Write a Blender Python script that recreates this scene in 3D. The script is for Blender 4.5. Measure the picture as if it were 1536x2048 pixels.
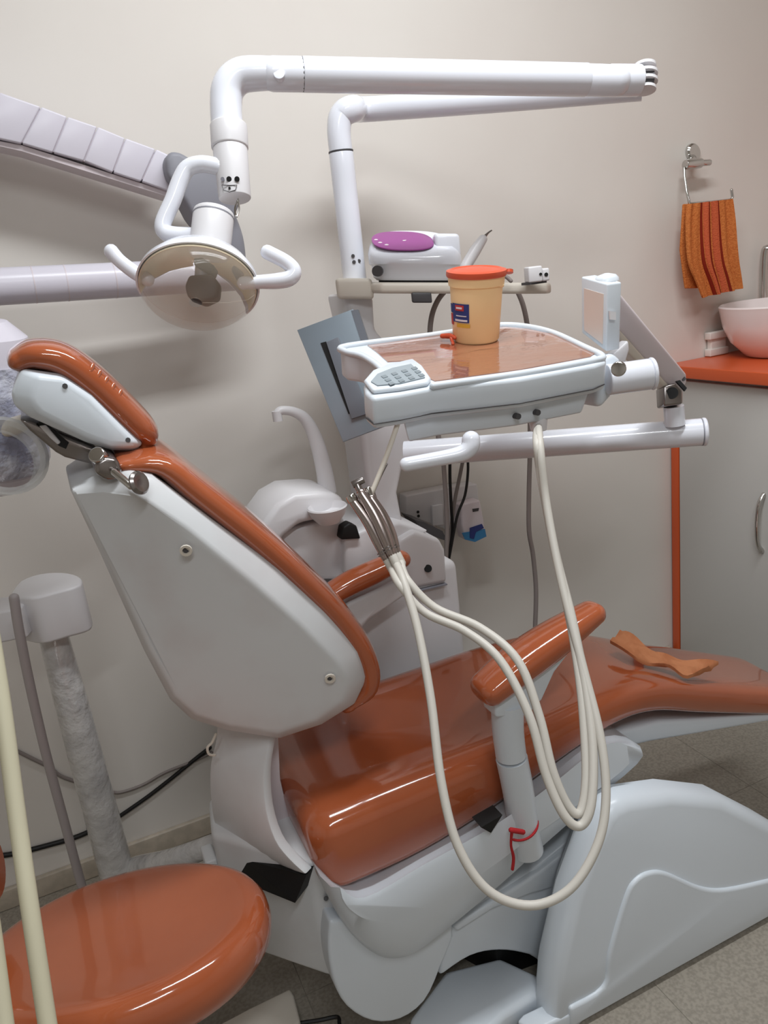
import bpy, bmesh, math, random
from mathutils import Vector, Matrix
random.seed(7)
S = bpy.context.scene
COL = S.collection
for o in list(bpy.data.objects): bpy.data.objects.remove(o)

# ------------------------------------------------------------------ camera
F_PX, PITCH, ROLL, YAW, EYE = 1550.0, 17.0, 7.0, 22.0, 1.35
p_, r_, y_ = (math.radians(a) for a in (PITCH, ROLL, YAW))
FW = Vector((math.sin(y_)*math.cos(p_), math.cos(y_)*math.cos(p_), -math.sin(p_)))
RT0 = Vector((math.cos(y_), -math.sin(y_), 0))
UP0 = RT0.cross(FW)
RT = RT0*math.cos(r_) - UP0*math.sin(r_)
UP = UP0*math.cos(r_) + RT0*math.sin(r_)
CAM = Vector((0, 0, EYE))
cd = bpy.data.cameras.new('camera'); cam = bpy.data.objects.new('camera', cd); COL.objects.link(cam)
m = Matrix((RT, UP, -FW)).transposed().to_4x4(); m.translation = CAM
cam.matrix_world = m
cd.sensor_fit = 'VERTICAL'; cd.sensor_height = 36; cd.sensor_width = 27; cd.lens = F_PX/2048*36
cd.clip_start = 0.02
S.camera = cam

# ------------------------------------------------------------------ world, lights, exposure
w = bpy.data.worlds.new('world'); S.world = w; w.use_nodes = True
w.node_tree.nodes['Background'].inputs[0].default_value = (.9, .95, 1, 1)
w.node_tree.nodes['Background'].inputs[1].default_value = 0.3
S.view_settings.view_transform = 'Standard'; S.view_settings.look = 'None'
S.view_settings.gamma = 1; S.view_settings.use_curve_mapping = False
S.view_settings.exposure = -0.02
def area(name, loc, size, energy, rot, color=(.93, .97, 1)):
    l = bpy.data.lights.new(name, 'AREA'); l.shape = 'RECTANGLE'; l.size, l.size_y = size
    l.energy = energy; l.color = color
    o = bpy.data.objects.new(name, l); COL.objects.link(o); o.location = loc; o.rotation_euler = rot
    return o
# fluorescent tubes of the room: one under the ceiling over the chair's foot side, two behind
area('ceiling_tube_light', (0.70, 0.80, 2.60), (1.2, .16), 29, (0, 0, 0))
area('ceiling_tube_light_rear', (-0.1, -0.75, 2.60), (1.2, .16), 22, (0, 0, math.radians(25)))

# ------------------------------------------------------------------ placing helpers
def ray(x, y): return FW + RT*((x-768)/F_PX) + UP*((1024-y)/F_PX)
def at(x, y, Y=None, X=None, Z=None, D=None):
    d = ray(x, y)
    if Y is not None: t = (Y-CAM.y)/d.y
    elif X is not None: t = (X-CAM.x)/d.x
    elif Z is not None: t = (Z-CAM.z)/d.z
    else: t = D
    return CAM + d*t
def on_plane(x, y, p0, n):
    d = ray(x, y); return CAM + d*((p0-CAM).dot(n)/d.dot(n))
V = Vector
def ats(pts, Y): return [at(a, b, Y=Y) for a, b in pts]

# ------------------------------------------------------------------ materials
def lin(c):
    return tuple((v/255/12.92 if v/255 <= .04045 else ((v/255+.055)/1.055)**2.4) for v in c)
MATS = {}
def mat(name, rgb, rough=.45, metal=0, spec=.5, noise=None, bump=None, trans=0, alpha=1, coat=0, emit=0, ior=1.45):
    m = bpy.data.materials.new(name); m.use_nodes = True; MATS[name] = m
    nt = m.node_tree; b = nt.nodes['Principled BSDF']
    c = lin(rgb)+(1,)
    b.inputs['Base Color'].default_value = c
    b.inputs['Roughness'].default_value = rough; b.inputs['Metallic'].default_value = metal
    b.inputs['Specular IOR Level'].default_value = spec
    b.inputs['Transmission Weight'].default_value = trans; b.inputs['Alpha'].default_value = alpha
    b.inputs['Coat Weight'].default_value = coat; b.inputs['IOR'].default_value = ior
    if emit: b.inputs['Emission Color'].default_value = c; b.inputs['Emission Strength'].default_value = emit
    tc = nt.nodes.new('ShaderNodeTexCoord')
    if noise:                                  # noise = (scale, rgb2, lo, hi, detail)
        n = nt.nodes.new('ShaderNodeTexNoise'); n.inputs['Scale'].default_value = noise[0]
        n.inputs['Detail'].default_value = noise[4] if len(noise) > 4 else 4
        r = nt.nodes.new('ShaderNodeValToRGB')
        r.color_ramp.elements[0].position = noise[2]; r.color_ramp.elements[1].position = noise[3]
        r.color_ramp.elements[0].color = c; r.color_ramp.elements[1].color = lin(noise[1])+(1,)
        nt.links.new(tc.outputs['Object'], n.inputs['Vector']); nt.links.new(n.outputs['Fac'], r.inputs['Fac'])
        nt.links.new(r.outputs['Color'], b.inputs['Base Color'])
    if bump:                                   # bump = (scale, strength, distance)
        n = nt.nodes.new('ShaderNodeTexNoise'); n.inputs['Scale'].default_value = bump[0]; n.inputs['Detail'].default_value = 5
        bp = nt.nodes.new('ShaderNodeBump'); bp.inputs['Strength'].default_value = bump[1]; bp.inputs['Distance'].default_value = bump[2]
        nt.links.new(tc.outputs['Object'], n.inputs['Vector']); nt.links.new(n.outputs['Fac'], bp.inputs['Height'])
        nt.links.new(bp.outputs['Normal'], b.inputs['Normal'])
    return m
mat('wall_paint', (226, 221, 214), .6, noise=(1.6, (220, 213, 206), .35, .7), bump=(60, .05, .002))
mat('white_paint', (225, 222, 215), .7)
mat('floor_tile', (158, 150, 138), .4, noise=(150, (140, 133, 122), .4, .62, 6))
mat('grout', (150, 142, 131), .8)
mat('skirting', (186, 174, 158), .4, noise=(40, (174, 163, 148), .4, .6))
mat('vinyl', (172, 90, 54), .12, spec=.6, coat=.7, noise=(5, (164, 84, 50), .4, .65), bump=(10, .10, .004))
mat('vinyl_dark', (120, 46, 22), .35)
mat('shell', (217, 224, 231), .3, spec=.5)
mat('shell_grey', (214, 216, 218), .32, noise=(7, (207, 204, 205), .45, .7))
mat('tube_white', (228, 230, 238), .2, spec=.6, coat=.3)
mat('unit_white', (220, 218, 220), .35)
mat('ivory', (216, 208, 196), .4)
mat('hose', (200, 195, 186), .45)
mat('hose_yellow', (206, 200, 174), .5)
mat('cable_grey', (136, 126, 122), .5)
mat('tube_grey', (168, 160, 160), .5)
mat('cable_black', (22, 20, 20), .5)
mat('black', (10, 10, 11), .6)
mat('dark_grey', (70, 68, 70), .5)
mat('joint_grey', (138, 138, 146), .5)
mat('plate_grey', (140, 152, 162), .35, metal=.25)
mat('plate_dark', (112, 116, 124), .4)
mat('chrome', (200, 198, 195), .14, metal=1)
mat('chrome_dark', (146, 140, 138), .25, metal=1)
mat('steel', (170, 158, 154), .25, metal=1)
mat('tray_mat', (160, 104, 78), .06, spec=.9, coat=1, noise=(4, (152, 98, 73), .4, .65), bump=(4, .7, .014))
nt_ = MATS['tray_mat'].node_tree                    # stretch the film's creases sideways
mp_ = nt_.nodes.new('ShaderNodeMapping'); mp_.inputs['Scale'].default_value = (1.2, 2.6, 2.6); mp_.inputs['Rotation'].default_value = (0, 0, .35)
tc_ = next(n for n in nt_.nodes if n.type == 'TEX_COORD')
for n in [n for n in nt_.nodes if n.type == 'TEX_NOISE'][1:]:
    nt_.links.new(tc_.outputs['Object'], mp_.inputs['Vector']); nt_.links.new(mp_.outputs['Vector'], n.inputs['Vector'])
mat('keypad', (152, 162, 168), .4)
mat('keypad_dark', (128, 138, 144), .4)
mat('viewer_face', (225, 208, 198), .3)
mat('arm_mauve', (214, 204, 208), .35)
mat('xray_white', (214, 210, 220), .3)
mat('wrap', (212, 210, 208), .12, spec=.7, coat=.6, bump=(26, .7, .015), noise=(18, (192, 190, 190), .4, .65))
mat('wrap_blue', (150, 152, 172), .15, coat=.5, bump=(22, .9, .02), noise=(16, (205, 206, 216), .45, .6))
mat('clear_plastic', (214, 200, 182), .08, alpha=.15, spec=.8)
mat('cone_plastic', (226, 226, 224), .1, alpha=.5, spec=.8)
mat('reflector', (232, 220, 190), .32, metal=.35, noise=(6, (220, 206, 176), .4, .7))
mat('purple', (150, 70, 140), .3)
mat('bucket', (255, 220, 166), .4, spec=.4)
mat('lid_red', (208, 84, 52), .35)
mat('label_blue', (44, 56, 120), .5)
mat('label_red', (190, 52, 52), .5)
mat('label_white', (225, 215, 220), .5)
mat('label_yellow', (222, 170, 60), .5)
mat('sky_blue', (60, 130, 180), .5)
mat('counter', (214, 92, 46), .3, spec=.5)
mat('cabinet_door', (200, 198, 194), .35)
mat('ceramic', (238, 226, 224), .12, coat=.4)
mat('towel', (212, 128, 70), .95, spec=.1, noise=(160, (198, 114, 60), .4, .6), bump=(260, .8, .004))
mat('towel_stripe', (204, 100, 66), .95, spec=.1, bump=(260, .8, .004))
mat('towel_dark', (130, 42, 28), .95, spec=.1)
mat('rag', (192, 128, 90), .9, spec=.15, noise=(30, (178, 114, 78), .4, .6), bump=(60, .4, .005))
mat('red_cord', (176, 34, 40), .8)
mat('fixture', (235, 235, 232), .4)
mat('glass_tube', (250, 250, 245), .4, emit=1.5)

# ------------------------------------------------------------------ object helpers
WLOC = {}
def link(o, parent, loc):
    COL.objects.link(o)
    if parent is not None:
        o.parent = parent; o.location = loc - WLOC[parent]
    else: o.location = loc
    WLOC[o] = loc.copy(); return o
def thing(name, label, cat, loc, group=None):
    o = bpy.data.objects.new(name, None); o.empty_display_size = .05
    o['label'] = label; o['category'] = cat
    if group: o['group'] = group
    return link(o, None, V(loc))
def tag(o, label, cat, group=None):
    o['label'] = label; o['category'] = cat
    if group: o['group'] = group
    return o
def make(name, vs, fs, m, parent=None, bevel=0, seg=3, ang=35, sub=0, label=None, kind=None, flat=False, mats=None, fmat=None):
    vs = [V(v) for v in vs]
    mn = V((min(v[i] for v in vs) for i in range(3))); mx = V((max(v[i] for v in vs) for i in range(3)))
    c = (mn+mx)/2
    me = bpy.data.meshes.new(name); bm = bmesh.new()
    bv = [bm.verts.new(v-c) for v in vs]
    for i, f in enumerate(fs):
        try:
            ff = bm.faces.new([bv[k] for k in f])
            if fmat: ff.material_index = fmat[i]
        except ValueError: pass
    bmesh.ops.remove_doubles(bm, verts=bm.verts, dist=1e-6)
    bmesh.ops.recalc_face_normals(bm, faces=bm.faces)
    if bevel:
        es = [e for e in bm.edges if len(e.link_faces) == 2 and e.calc_face_angle(0) > math.radians(28)]
        bmesh.ops.bevel(bm, geom=es, offset=bevel, segments=seg, profile=.5, affect='EDGES', clamp_overlap=True)
    bm.to_mesh(me); bm.free()
    for x in (mats or [m]): me.materials.append(MATS[x])
    if not flat:
        for p in me.polygons: p.use_smooth = True
        me.set_sharp_from_angle(angle=math.radians(ang))
    o = bpy.data.objects.new(name, me)
    if sub:
        md = o.modifiers.new('sub', 'SUBSURF'); md.levels = md.render_levels = sub
    if label: o['label'] = label
    if kind: o['kind'] = kind
    return link(o, parent, c)
def prism(name, poly, vec, m, parent=None, **k):
    n = len(poly); vec = V(vec)
    vs = [V(p) for p in poly] + [V(p)+vec for p in poly]
    fs = [list(range(n)), list(range(2*n-1, n-1, -1))] + [[i, (i+1) % n, n+(i+1) % n, n+i] for i in range(n)]
    return make(name, vs, fs, m, parent, **k)
def sideprism(name, px, Y0, Y1, m, parent=None, **k):          # outline seen at Y0, real depth Y0..Y1
    return prism(name, ats(px, Y0), (0, Y1-Y0, 0), m, parent, **k)
def box(name, lo, hi, m, parent=None, rot=None, piv=None, **k):
    lo, hi = V(lo), V(hi)
    vs = [V((a, b, c)) for a in (lo.x, hi.x) for b in (lo.y, hi.y) for c in (lo.z, hi.z)]
    if rot:
        pv = V(piv) if piv else (lo+hi)/2
        vs = [rot @ (v-pv)+pv for v in vs]
    fs = [(0, 1, 3, 2), (4, 6, 7, 5), (0, 4, 5, 1), (2, 3, 7, 6), (0, 2, 6, 4), (1, 5, 7, 3)]
    return make(name, vs, fs, m, parent, **k)
def catmull(P, per=6):
    P = [V(p) for p in P]; out = []
    for i in range(len(P)-1):
        p0, p1, p2, p3 = P[max(i-1, 0)], P[i], P[i+1], P[min(i+2, len(P)-1)]
        for s in range(per):
            t = s/per
            out.append(.5*((2*p1)+(p2-p0)*t+(2*p0-5*p1+4*p2-p3)*t*t+(3*p1-p0-3*p2+p3)*t**3))
    out.append(P[-1]); return out
def rings_mesh(rings, cap=True):
    n = len(rings[0]); vs = [v for r in rings for v in r]; fs = []
    for j in range(len(rings)-1):
        for i in range(n):
            fs.append((j*n+i, j*n+(i+1) % n, (j+1)*n+(i+1) % n, (j+1)*n+i))
    if cap:
        fs.append(list(range(n))[::-1]); fs.append([(len(rings)-1)*n+i for i in range(n)])
    return vs, fs
def sweep(name, P, r, m, parent=None, n=12, curve=True, per=6, roundcap=True, **k):
    if not isinstance(r, (list, tuple)): r = [r]*len(P)
    if curve and len(P) > 2:
        R4 = catmull([V((a, 0, 0)) for a in r], per); r = [max(v.x, .0005) for v in R4]; P = catmull(P, per)
    P = [V(p) for p in P]; rings = []
    up = None
    for i, p in enumerate(P):
        t = (P[min(i+1, len(P)-1)]-P[max(i-1, 0)]).normalized()
        if up is None:
            up = t.orthogonal().normalized()
        else:
            up = (up - t*up.dot(t)).normalized()
        s = t.cross(up)
        ring = lambda c, rr: [c+(up*math.cos(2*math.pi*a/n)+s*math.sin(2*math.pi*a/n))*rr for a in range(n)]
        if roundcap and i == 0:
            for a in (15, 40, 65): rings.append(ring(p-t*r[i]*math.cos(math.radians(a))*.9, r[i]*math.sin(math.radians(a))))
        rings.append(ring(p, r[i]))
        if roundcap and i == len(P)-1:
            for a in (65, 40, 15): rings.append(ring(p+t*r[i]*math.cos(math.radians(a))*.9, r[i]*math.sin(math.radians(a))))
    vs, fs = rings_mesh(rings)
    return make(name, vs, fs, m, parent, ang=50, **k)
def rod(name, a, b, r, m, parent=None, r2=None, n=20, bevel=0, **k):   # straight flat-ended cylinder
    return sweep(name, [a, b], [r, r2 if r2 else r], m, parent, n=n, curve=False, roundcap=False, bevel=bevel, **k)
def lathe(name, prof, origin, axis, m, parent=None, n=32, sx=1, sy=1, xdir=None, cap=True, **k):
    o = V(origin); z = V(axis).normalized()
    x = (V(xdir)-z*V(xdir).dot(z)).normalized() if xdir else z.orthogonal().normalized()
    y = z.cross(x)
    rings = [[o+z*h+x*(r*sx*math.cos(2*math.pi*a/n))+y*(r*sy*math.sin(2*math.pi*a/n)) for a in range(n)] for r, h in prof]
    vs, fs = rings_mesh(rings, cap)
    return make(name, vs, fs, m, parent, **k)
def slab(name, path, th, hw, yc, m, parent=None, e=3.2, n=28, per=5, er=.03, dip=0, **k):
    # upholstered pad: rounded section swept along a path in the XZ plane
    N = len(path); L = lambda q: q if isinstance(q, (list, tuple)) else [q]*N
    th, hw, yc = L(th), L(hw), L(yc)
    A = catmull([V((p[0], yc[i], p[1])) for i, p in enumerate(path)], per)
    B = catmull([V((th[i], hw[i], 0)) for i in range(N)], per)
    st = []
    M = len(A)
    for i in range(M):
        t = (A[min(i+1, M-1)]-A[max(i-1, 0)]); t.y = 0; t.normalize()
        st.append((A[i], t, B[i].x, B[i].y))
    def ends(s, sign):
        c, t, a, b = s; out = []
        for q in (10, 30, 55, 75):
            f = math.sin(math.radians(q)); g = math.cos(math.radians(q))
            out.append((c+t*sign*er*g, t, max(a-2*er*(1-f), a*.12+.0*f) if a > 2*er else a*(.15+.85*f), b-er*(1-f)))
        return out
    full = ends(st[0], -1)+st+ends(st[-1], 1)[::-1]
    rings = []
    for c, t, a, b in full:
        nn = V((-t.z, 0, t.x))
        ring = []
        for q in range(n):
            an = 2*math.pi*q/n; cu, su = math.cos(an), math.sin(an)
            u = math.copysign(abs(cu)**(2/e), cu)*b; v = math.copysign(abs(su)**(2/e), su)*a/2
            if v > 0: v -= dip*a*(1-(u/b)**2)**2
            ring.append(c+V((0, u, 0))+nn*v)
        rings.append(ring)
    vs, fs = rings_mesh(rings)
    return make(name, vs, fs, m, parent, ang=60, **k)

# ------------------------------------------------------------------ the room
YW, X0, X1, YF, ZC = 1.82, -2.2, 2.36, -2.4, 2.72
def struct(o): o['kind'] = 'structure'; return o
floor = struct(box('floor', (X0, YF, -.06), (X1, YW, -.0012), 'grout'))
ts = .6
tile_mesh = None
ix = 0
x = X0
while x < X1-.02:
    yy = YW
    while yy > YF+.02:
        xa, xb, ya, yb = x+.0006, min(x+ts, X1)-.0006, max(yy-ts, YF)+.0006, yy-.0006
        box('floor_tile', (xa, ya, -.03), (xb, yb, 0), 'floor_tile', floor, bevel=.0004, seg=1)
        yy -= ts
    x += ts
struct(box('wall_back', (X0-.1, YW, -.06), (X1+.1, YW+.1, ZC), 'wall_paint'))
struct(box('wall_right', (X1, YF, -.06), (X1+.1, YW, ZC), 'wall_paint'))
struct(box('wall_left', (X0-.1, YF, -.06), (X0, YW, ZC), 'wall_paint'))
struct(box('wall_front', (X0-.1, YF-.1, -.06), (X1+.1, YF, ZC), 'wall_paint'))
struct(box('ceiling', (X0-.1, YF-.1, ZC), (X1+.1, YW+.1, ZC+.1), 'white_paint'))
struct(box('baseboard_back', (X0, YW-.014, 0), (1.70, YW, .055), 'skirting', bevel=.004))
for nm, (lx, ly, rz), lab in (('tube_light', (.70, .80, 0), 'ceiling fluorescent tube light above the dental chair'),
                              ('tube_light', (-.1, -.75, math.radians(25)), 'ceiling fluorescent tube light behind the camera')):
    t = thing(nm, lab, 'ceiling light', (lx, ly, 2.66))
    R = Matrix.Rotation(rz, 3, 'Z')
    box('housing', (lx-.62, ly-.03, 2.665), (lx+.62, ly+.03, ZC), 'fixture', t, rot=R, piv=(lx, ly, 2.7), bevel=.004)
    d = R @ V((.59, 0, 0))
    rod('tube', V((lx, ly, 2.648))-d, V((lx, ly, 2.648))+d, .013, 'glass_tube', t)

# ------------------------------------------------------------------ dental chair
YC = 1.19
ch = thing('dental_chair', 'orange vinyl and white dental chair leaning back on its white base', 'dental chair', (.6, YC, 0))
# base cover
hump = [(1100, 2012), (1112, 1960), (1150, 1800), (1190, 1690), (1215, 1640), (1232, 1617), (1262, 1603), (1350, 1590), (1450, 1600)]
hp = [at(a, b, Y=.905) for a, b in hump]
hp[0].z = 0
hp += [V((1.10, .905, .235)), V((1.18, .905, .16)), V((1.25, .905, .08)), V((1.29, .905, 0))]
hin = sum(hp, V())/len(hp)
def inset(P, d):                                   # shrink an outline in its XZ plane
    out = []; n = len(P)
    for i in range(n):
        a, b, c = P[i-1], P[i], P[(i+1) % n]
        t = ((b-a).normalized()+(c-b).normalized()).normalized()
        nn = V((-t.z, 0, t.x))
        if (hin-b).dot(nn) < 0: nn = -nn
        out.append(b+nn*d)
    return out
h1 = inset(hp, .009); h2 = inset(hp, .022)
for q in (h1, h2):
    for p in q: p.z = max(p.z, 0)
rings = [[p+V((0, 0, 0)) for p in h2], [p+V((0, .006, 0)) for p in h1], [p+V((0, .02, 0)) for p in hp], [p+V((0, .055, 0)) for p in hp], [p+V((0, .08, 0)) for p in h2]]
vs, fs = rings_mesh(rings)
base = make('base_cover', vs, fs, 'shell', ch, ang=40)
lipp = [at(a, b, Z=.04) for a, b in [(1034, 2042), (1046, 2028), (1108, 1998), (1150, 1995), (1190, 1985), (1150, 2024), (1070, 2062)]]
prism('base_lip', [V((p.x, p.y, 0)) for p in lipp], (0, 0, .04), 'shell', base, bevel=.005)
box('base_block', (.66, 1.06, 0), (1.02, 1.2, .11), 'shell_grey', ch, bevel=.01)
ridge = [(1136, 2012), (1204, 1970), (1215, 1904), (1248, 1792), (1268, 1757), (1297, 1741), (1331, 1743), (1397, 1771), (1450, 1775), (1536, 1757)]
rp = catmull([at(a, b, Y=.905) for a, b in ridge], 4)
rp = [p for p in rp if p.z > .012] 
rp += [V((1.225, .905, .06)), V((1.27, .905, .012)), V((rp[0].x, .905, .012))]
prism('base_side_panel', [V((p.x, .898, p.z)) for p in rp], (0, .02, 0), 'shell', base, bevel=.006, seg=3)
# lift arm between base and seat pan
arm = [(880, 1860), (985, 1790), (1060, 1745), (1140, 1680), (1225, 1600), (1260, 1650), (1200, 1800), (1120, 1935), (1060, 1912), (1000, 1903), (940, 1915), (880, 1955)]
la_ = ats(arm, 1.02); prism('lift_arm', la_[:5]+catmull(la_[5:], 4), (0, .36, 0), 'shell', ch, bevel=.008)
sideprism('lift_arm_cover', [(905, 1855), (1000, 1795), (1080, 1745), (1150, 1690), (1215, 1640), (1195, 1720), (1150, 1765), (1060, 1790), (985, 1820), (915, 1865)], 1.01, 1.05, 'shell', ch, bevel=.006)
# rear body of the pedestal (boat shaped in plan)
pl = [(.215, 1.035), (.24, 1.03), (.45, 1.035), (.60, 1.05), (.60, 1.36), (.23, 1.40), (.10, 1.29), (.085, 1.19)]
prism('pedestal', [V((a, b, .215)) for a, b in pl], (0, 0, .245), 'shell_grey', ch, bevel=.012)
fin = [(660, 1842), (657, 1900), (668, 1965), (695, 2015), (745, 2044), (800, 2040), (850, 2003), (882, 1935), (905, 1850), (800, 1830)]
f3 = catmull(ats(fin, 1.0), 3)
prism('pedestal_fin', f3, (0, .05, 0), 'shell', ch, bevel=.006)
# seat pan with a bulged near side
def ring_xz(px, Y): return ats(px, Y)
pan_o = [(640, 1752), (720, 1792), (850, 1722), (990, 1642), (1100, 1565), (1215, 1480), (1285, 1505), (1190, 1590), (1080, 1690), (1000, 1765), (900, 1850), (830, 1905), (770, 1915), (715, 1880), (670, 1820)]
pan_i = [(680, 1775), (730, 1795), (850, 1728), (990, 1650), (1100, 1572), (1205, 1492), (1255, 1500), (1160, 1590), (1050, 1680), (980, 1740), (880, 1820), (820, 1850), (775, 1855), (730, 1840), (695, 1805)]
o3, i3 = (catmull(q+[q[0]], 4)[:-1] for q in (ats(pan_o, .995), ats(pan_i, .955)))
cen = sum(i3, V())/len(i3)
mid3 = [p.lerp(q, .62)+V((0, -.016, 0)) for p, q in zip(i3, o3)]
inn3 = [p.lerp(V((p.x, p.y, .4+(p.z-.4)*.2)), .35)+V((0, -.004, 0)) for p in i3]
rings = [inn3, i3, mid3, o3, [V((p.x, 1.36, p.z)) for p in o3], [V((p.x, 1.40, p.z)) for p in i3]]
vs, fs = rings_mesh(rings)
pan = make('seat_pan', vs, fs, 'shell', ch, ang=50)
sideprism('pan_gap', [(962, 1655), (1005, 1630), (982, 1666)], .940, .97, 'black', pan)
rod('screw', at(652, 1797, Y=1.022), at(652, 1797, Y=1.035), .004, 'dark_grey', ch, n=8)
# black bellows opening behind the seat pan
blk = [at(484, 1718, Y=1.15), at(612, 1752, Y=1.02), at(590, 1806, Y=1.02), at(482, 1762, Y=1.15)]
prism('bellows', blk, (.05, .04, 0), 'black', ch)
# seat and leg cushion (one upholstered pad)
slab('seat_cushion', [(.262, .466), (.40, .474), (.56, .494), (.70, .520), (.82, .538), (.92, .524), (1.05, .468), (1.2, .406), (1.36, .340)],
     [.172, .172, .136, .098, .080, .074, .072, .070, .066], [.185, .19, .188, .178, .158, .142, .132, .124, .115],
     [1.188, 1.19, 1.188, 1.180, 1.162, 1.150, 1.15, 1.15, 1.15], 'vinyl', ch, e=4.2, er=.045, dip=.10)
# leg rest shell
ls = [(1212, 1492), (1245, 1462), (1320, 1443), (1420, 1437), (1536, 1428)]
lt = ats(ls, 1.04); lb = [V((1.36, 1.04, lt[-1].z-.075)), V((1.36, 1.04, lt[-1].z-.095))] + ats([(1536, 1444), (1400, 1468), (1300, 1485), (1240, 1500)], 1.04)
prism('leg_shell', lt+[V((1.40, 1.04, lt[-1].z-.06))]+lb, (0, .22, 0), 'shell', ch, bevel=.008)
sideprism('leg_hinge', [(1195, 1480), (1218, 1462), (1212, 1495), (1200, 1500)], 1.03, 1.25, 'black', ch)
sideprism('leg_bracket', [(1200, 1500), (1240, 1502), (1282, 1510), (1240, 1550), (1180, 1592), (1150, 1590)], 1.06, 1.22, 'shell_grey', ch, bevel=.006)
# curved rear bracket carrying the backrest
near = catmull([at(a, b, Y=y) for a, b, y in [(545, 1440, 1.14), (537, 1490, 1.12), (528, 1550, 1.10), (532, 1620, 1.08), (550, 1680, 1.06), (578, 1718, 1.04), (612, 1750, 1.02)]], 3)
far = catmull([at(a, b, Y=1.22) for a, b in [(432, 1430), (432, 1475), (420, 1530), (420, 1590), (428, 1645), (445, 1685), (484, 1715)]], 3)
vs = []; fs = []
n = len(near)
for a, b in zip(near, far):
    d = V((.016, .010, 0))
    vs += [a, b, b+d, a+d]
for i in range(n-1):
    for k in range(4): fs.append((i*4+k, i*4+(k+1) % 4, i*4+4+(k+1) % 4, i*4+4+k))
fs += [(0, 1, 2, 3), (n*4-4, n*4-3, n*4-2, n*4-1)]
make('back_bracket', vs, fs, 'shell_grey', ch, bevel=.004, seg=2)
prism('bracket_inner_plate', [at(a, b, Y=1.16) for a, b in [(535, 1470), (556, 1470), (560, 1560), (580, 1640), (610, 1738), (590, 1735), (555, 1690), (538, 1630)]], (.006, .03, 0), 'arm_mauve', ch)
sweep('wire_loop', [at(a, b, Y=1.17) for a, b in [(432, 1468), (424, 1485), (415, 1495), (418, 1508), (430, 1510)]], .0022, 'ivory', ch, n=6)
box('pedestal_rear_strip', (.066, 1.20, .28), (.088, 1.25, .40), 'shell_grey', ch, bevel=.004)
# backrest shell
full = [(137, 972), (205, 948), (255, 940), (305, 950), (420, 1036), (560, 1138), (650, 1218), (722, 1298), (740, 1350), (712, 1408), (645, 1450), (560, 1478), (455, 1462), (385, 1440), (340, 1398), (288, 1300), (200, 1105)]
face = [(140, 980), (210, 976), (260, 985), (300, 1008), (375, 1058), (510, 1168), (600, 1248), (672, 1322), (695, 1362), (685, 1402), (632, 1440), (555, 1466), (460, 1452), (392, 1430), (350, 1392), (298, 1298), (208, 1105)]
yf = [1.10, 1.07, 1.04, 1.03, 1.03, 1.03, 1.03, 1.03, 1.035, 1.045, 1.06, 1.08, 1.10, 1.11, 1.11, 1.11, 1.11]
yo = [1.13, 1.09, 1.06, 1.055, 1.055, 1.055, 1.055, 1.055, 1.06, 1.065, 1.08, 1.10, 1.13, 1.14, 1.14, 1.14, 1.14]
l0 = [at(a, b, Y=y) for (a, b), y in zip(face, yf)]; l1 = [at(a, b, Y=y) for (a, b), y in zip(full, yo)]
mir = lambda p: V((p.x, 2*YC+.02-p.y, p.z))
vs, fs = rings_mesh([l0, l1, [mir(p) for p in l1], [mir(p) for p in l0]])
bs = make('backrest_shell', vs, fs, 'shell_grey', ch, bevel=.007, seg=3, ang=30)
for a, b, y in ((372, 1100, 1.035), (660, 1356, 1.036)):
    q = at(a, b, Y=y); lathe('screw_hole', [(.0085, 0), (.0085, .003), (.005, .003), (.004, -.002)], q, (-.25, -1, -.2), 'ivory', bs, n=12)
    rod('screw', q+V((0, -.0005, 0)), q+V((0, .003, 0)), .0042, 'dark_grey', bs, n=8)
bpth = [(262, 936), (330, 936), (405, 992), (520, 1083), (610, 1163), (688, 1243), (735, 1318), (742, 1378), (712, 1420)]
q3 = [at(a, b, Y=1.06) for a, b in bpth]
slab('backrest_cushion', [(p.x, p.z) for p in q3], [.030, .042, .048, .050, .050, .050, .050, .046, .035], [.135, .145, .15, .152, .155, .155, .155, .15, .13], YC+.01, 'vinyl', ch, e=3, er=.02)
# headrest
hs = [(22, 785), (42, 738), (125, 748), (185, 785), (245, 845), (288, 888), (270, 902), (225, 900), (165, 882), (60, 835), (28, 812)]
hi_ = [(62, 792), (75, 752), (125, 757), (182, 796), (238, 852), (272, 886), (255, 893), (222, 890), (170, 872), (80, 826), (66, 808)]
l0 = ats(hi_, 1.095); l1 = ats(hs, 1.115)
vs, fs = rings_mesh([l0, l1, [mir(p) for p in l1], [mir(p) for p in l0]])
hsh = make('headrest_shell', vs, fs, 'shell', ch, bevel=.006, seg=3)
hpth = [(40, 722), (70, 712), (125, 722), (190, 768), (255, 830), (292, 870), (290, 893)]
q3 = [at(a, b, Y=1.12) for a, b in hpth]
slab('headrest_cushion', [(p.x, p.z) for p in q3], [.036, .042, .048, .050, .050, .046, .034], [.085, .095, .10, .10, .10, .095, .08], YC+.01, 'vinyl', ch, e=2.8, er=.016)
for k in range(5):
    a = at(178+k*14, 746+k*13, Y=1.105); sweep('crease', [a+V((-.010, .006, -.010)), a, a+V((.007, .006, .009))], .0034, 'vinyl', hsh, n=8)
for a, b in ((130, 772), (256, 880)): rod('screw', at(a, b, Y=1.094), at(a, b, Y=1.10), .0035, 'dark_grey', hsh, n=8)
br = sideprism('headrest_bracket', [(38, 838), (62, 842), (130, 872), (215, 905), (250, 915), (235, 935), (180, 928), (130, 915), (112, 905), (60, 862)], 1.15, 1.25, 'chrome_dark', ch, bevel=.004)
prism('release_lever', [at(a, b, Y=1.145) for a, b in [(78, 852), (92, 850), (122, 885), (116, 890), (100, 876)]], (0, .012, 0), 'unit_white', br, bevel=.002)
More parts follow.
